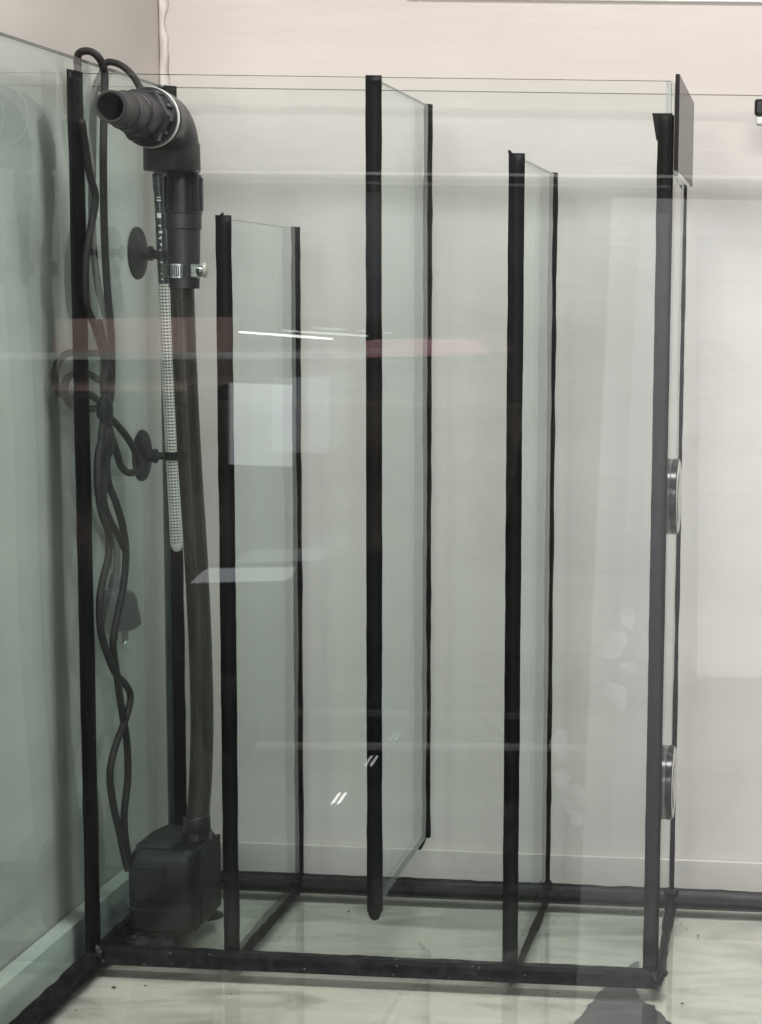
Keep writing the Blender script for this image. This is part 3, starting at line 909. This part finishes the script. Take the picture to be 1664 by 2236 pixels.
tag(link('debris', bm, M_debris), 'dark specks of debris scattered on the pale base', 'debris', kind='stuff')

# ------------------------------------------------------------------ the room in front of the tank, seen mirrored in its panes
YM = -0.202
def mir(u, v, yr):
    """point of the room plane y=yr that the front pane mirrors at photo position u, v"""
    p = at(u, v, 1, 2 * YM - yr)
    return Vector((p.x, yr, p.z))
def room_slab(name, pix, yr, mat, label, cat, th=.02, group=None):
    bm = bmesh.new()
    P = [mir(u, v, yr) for u, v in pix]
    a = [bm.verts.new(p) for p in P]; b = [bm.verts.new(p - Vector((0, th, 0))) for p in P]
    n = len(P)
    bm.faces.new(a); bm.faces.new(b[::-1])
    for i in range(n): bm.faces.new((a[i], a[(i + 1) % n], b[(i + 1) % n], b[i]))
    return tag(link(name, bm, mat), label, cat, group)
M_board = surf('white_panel_board', (.80, .81, .83), (.85, .86, .87), 4, .5)
M_paper = surf('bluish_paper', (.62, .66, .72), (.70, .74, .79), 6, .6)
M_brown = surf('brown_counter_front', (.25, .17, .145), (.32, .22, .185), 8, .5)
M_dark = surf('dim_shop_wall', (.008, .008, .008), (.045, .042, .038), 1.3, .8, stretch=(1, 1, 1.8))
M_shelf = surf('pale_shelf', (.20, .21, .21), (.30, .31, .30), 6, .5)
M_lampglow = emit('lamp_and_glint_glow', (1, .98, .93), 9)
YF = -4.45
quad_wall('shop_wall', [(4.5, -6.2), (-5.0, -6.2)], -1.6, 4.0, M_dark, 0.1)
room_slab('white_panel', [(1338, 433), (2300, 452), (2300, 2700), (1234, 2700)], -1.66, M_board, 'tall white panel board standing behind the photographer', 'panel')
room_slab('counter', [(120, 697), (408, 694), (410, 850), (110, 852)], YF, M_brown, 'brown counter front mirrored at the left of the tank', 'counter', th=.5)
room_slab('notice_sheet', [(503, 833), (640, 838), (640, 1018), (503, 1013)], YF + .02, M_paper, 'pale notice sheet mirrored in the glass between the baffles', 'sheet', .004)
room_slab('tray', [(416, 1274), (445, 1247), (636, 1244), (625, 1268)], YF + .04, emit('tray_glow', (.93, .96, 1), 1.6), 'pale tray with an added glow mirrored in the glass below the sheet', 'tray', .05)  # the tray is no lamp; its glow imitates lamplight shining off it
room_slab('shelf', [(-100, 772), (690, 768), (1000, 774), (1000, 782), (700, 780), (-100, 786)], YF + .06, M_shelf, 'long pale shelf edge mirrored across the glass', 'shelf', .1)
room_slab('low_shelf', [(560, 1620), (1900, 1640), (1900, 1648), (560, 1631)], YF - .05, M_shelf, 'low pale shelf edge mirrored near the base', 'shelf', .03)
room_slab('high_shelf', [(430, 374), (1900, 388), (1900, 395), (430, 380)], YF - .05, M_shelf, 'high pale shelf edge mirrored near the top', 'shelf', .03)
room_slab('pink_box', [(800, 742), (1010, 745), (1050, 774), (800, 778)], YF + .08, surf('pink_card', (.26, .13, .155), (.42, .22, .25), 8, .6), 'pink carton on the shelf mirrored in the glass', 'box', .2)
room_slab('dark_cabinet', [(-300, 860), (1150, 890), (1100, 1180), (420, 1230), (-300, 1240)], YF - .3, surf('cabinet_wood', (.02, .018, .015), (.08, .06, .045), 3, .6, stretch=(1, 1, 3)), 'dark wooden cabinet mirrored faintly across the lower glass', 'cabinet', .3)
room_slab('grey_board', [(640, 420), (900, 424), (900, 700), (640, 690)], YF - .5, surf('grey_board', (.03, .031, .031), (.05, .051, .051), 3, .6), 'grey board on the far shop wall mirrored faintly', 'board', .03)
room_slab('tube_lamp', [(524, 721), (640, 729), (724, 736), (724, 740), (640, 734), (524, 725)], YF + .1, M_lampglow, 'long lit tube lamp mirrored in the glass', 'lamp', .02)
for i, (u, v) in enumerate(((722, 1752), (735, 1752))):  # added glowing strips, standing in for ceiling lamps reflected off the base
    room_slab('lamp_glint_strip', [(u, v), (u + 14, v - 20), (u + 19, v - 20), (u + 6, v)], YF + .1, M_lampglow, ('left' if i == 0 else 'right') + ' one of two added glowing strips imitating ceiling lamp reflections low in the glass', 'lamp', .02)
pn = bpy.data.objects['white_panel']
bm = bmesh.new()
P = [mir(u, v, -1.652) for u, v in [(1525, 512), (2200, 520), (2200, 1486), (1522, 1474)]]
a = [bm.verts.new(p) for p in P]; b = [bm.verts.new(p - Vector((0, .006, 0))) for p in P]
bm.faces.new(a); bm.faces.new(b[::-1])
for i in range(4): bm.faces.new((a[i], a[(i + 1) % 4], b[(i + 1) % 4], b[i]))
link('ghost_glow_sheet', bm, emit('ghost_glow', (1, .97, .97), 1.55), pn)  # added glowing sheet, imitating the panel's second, brighter reflection
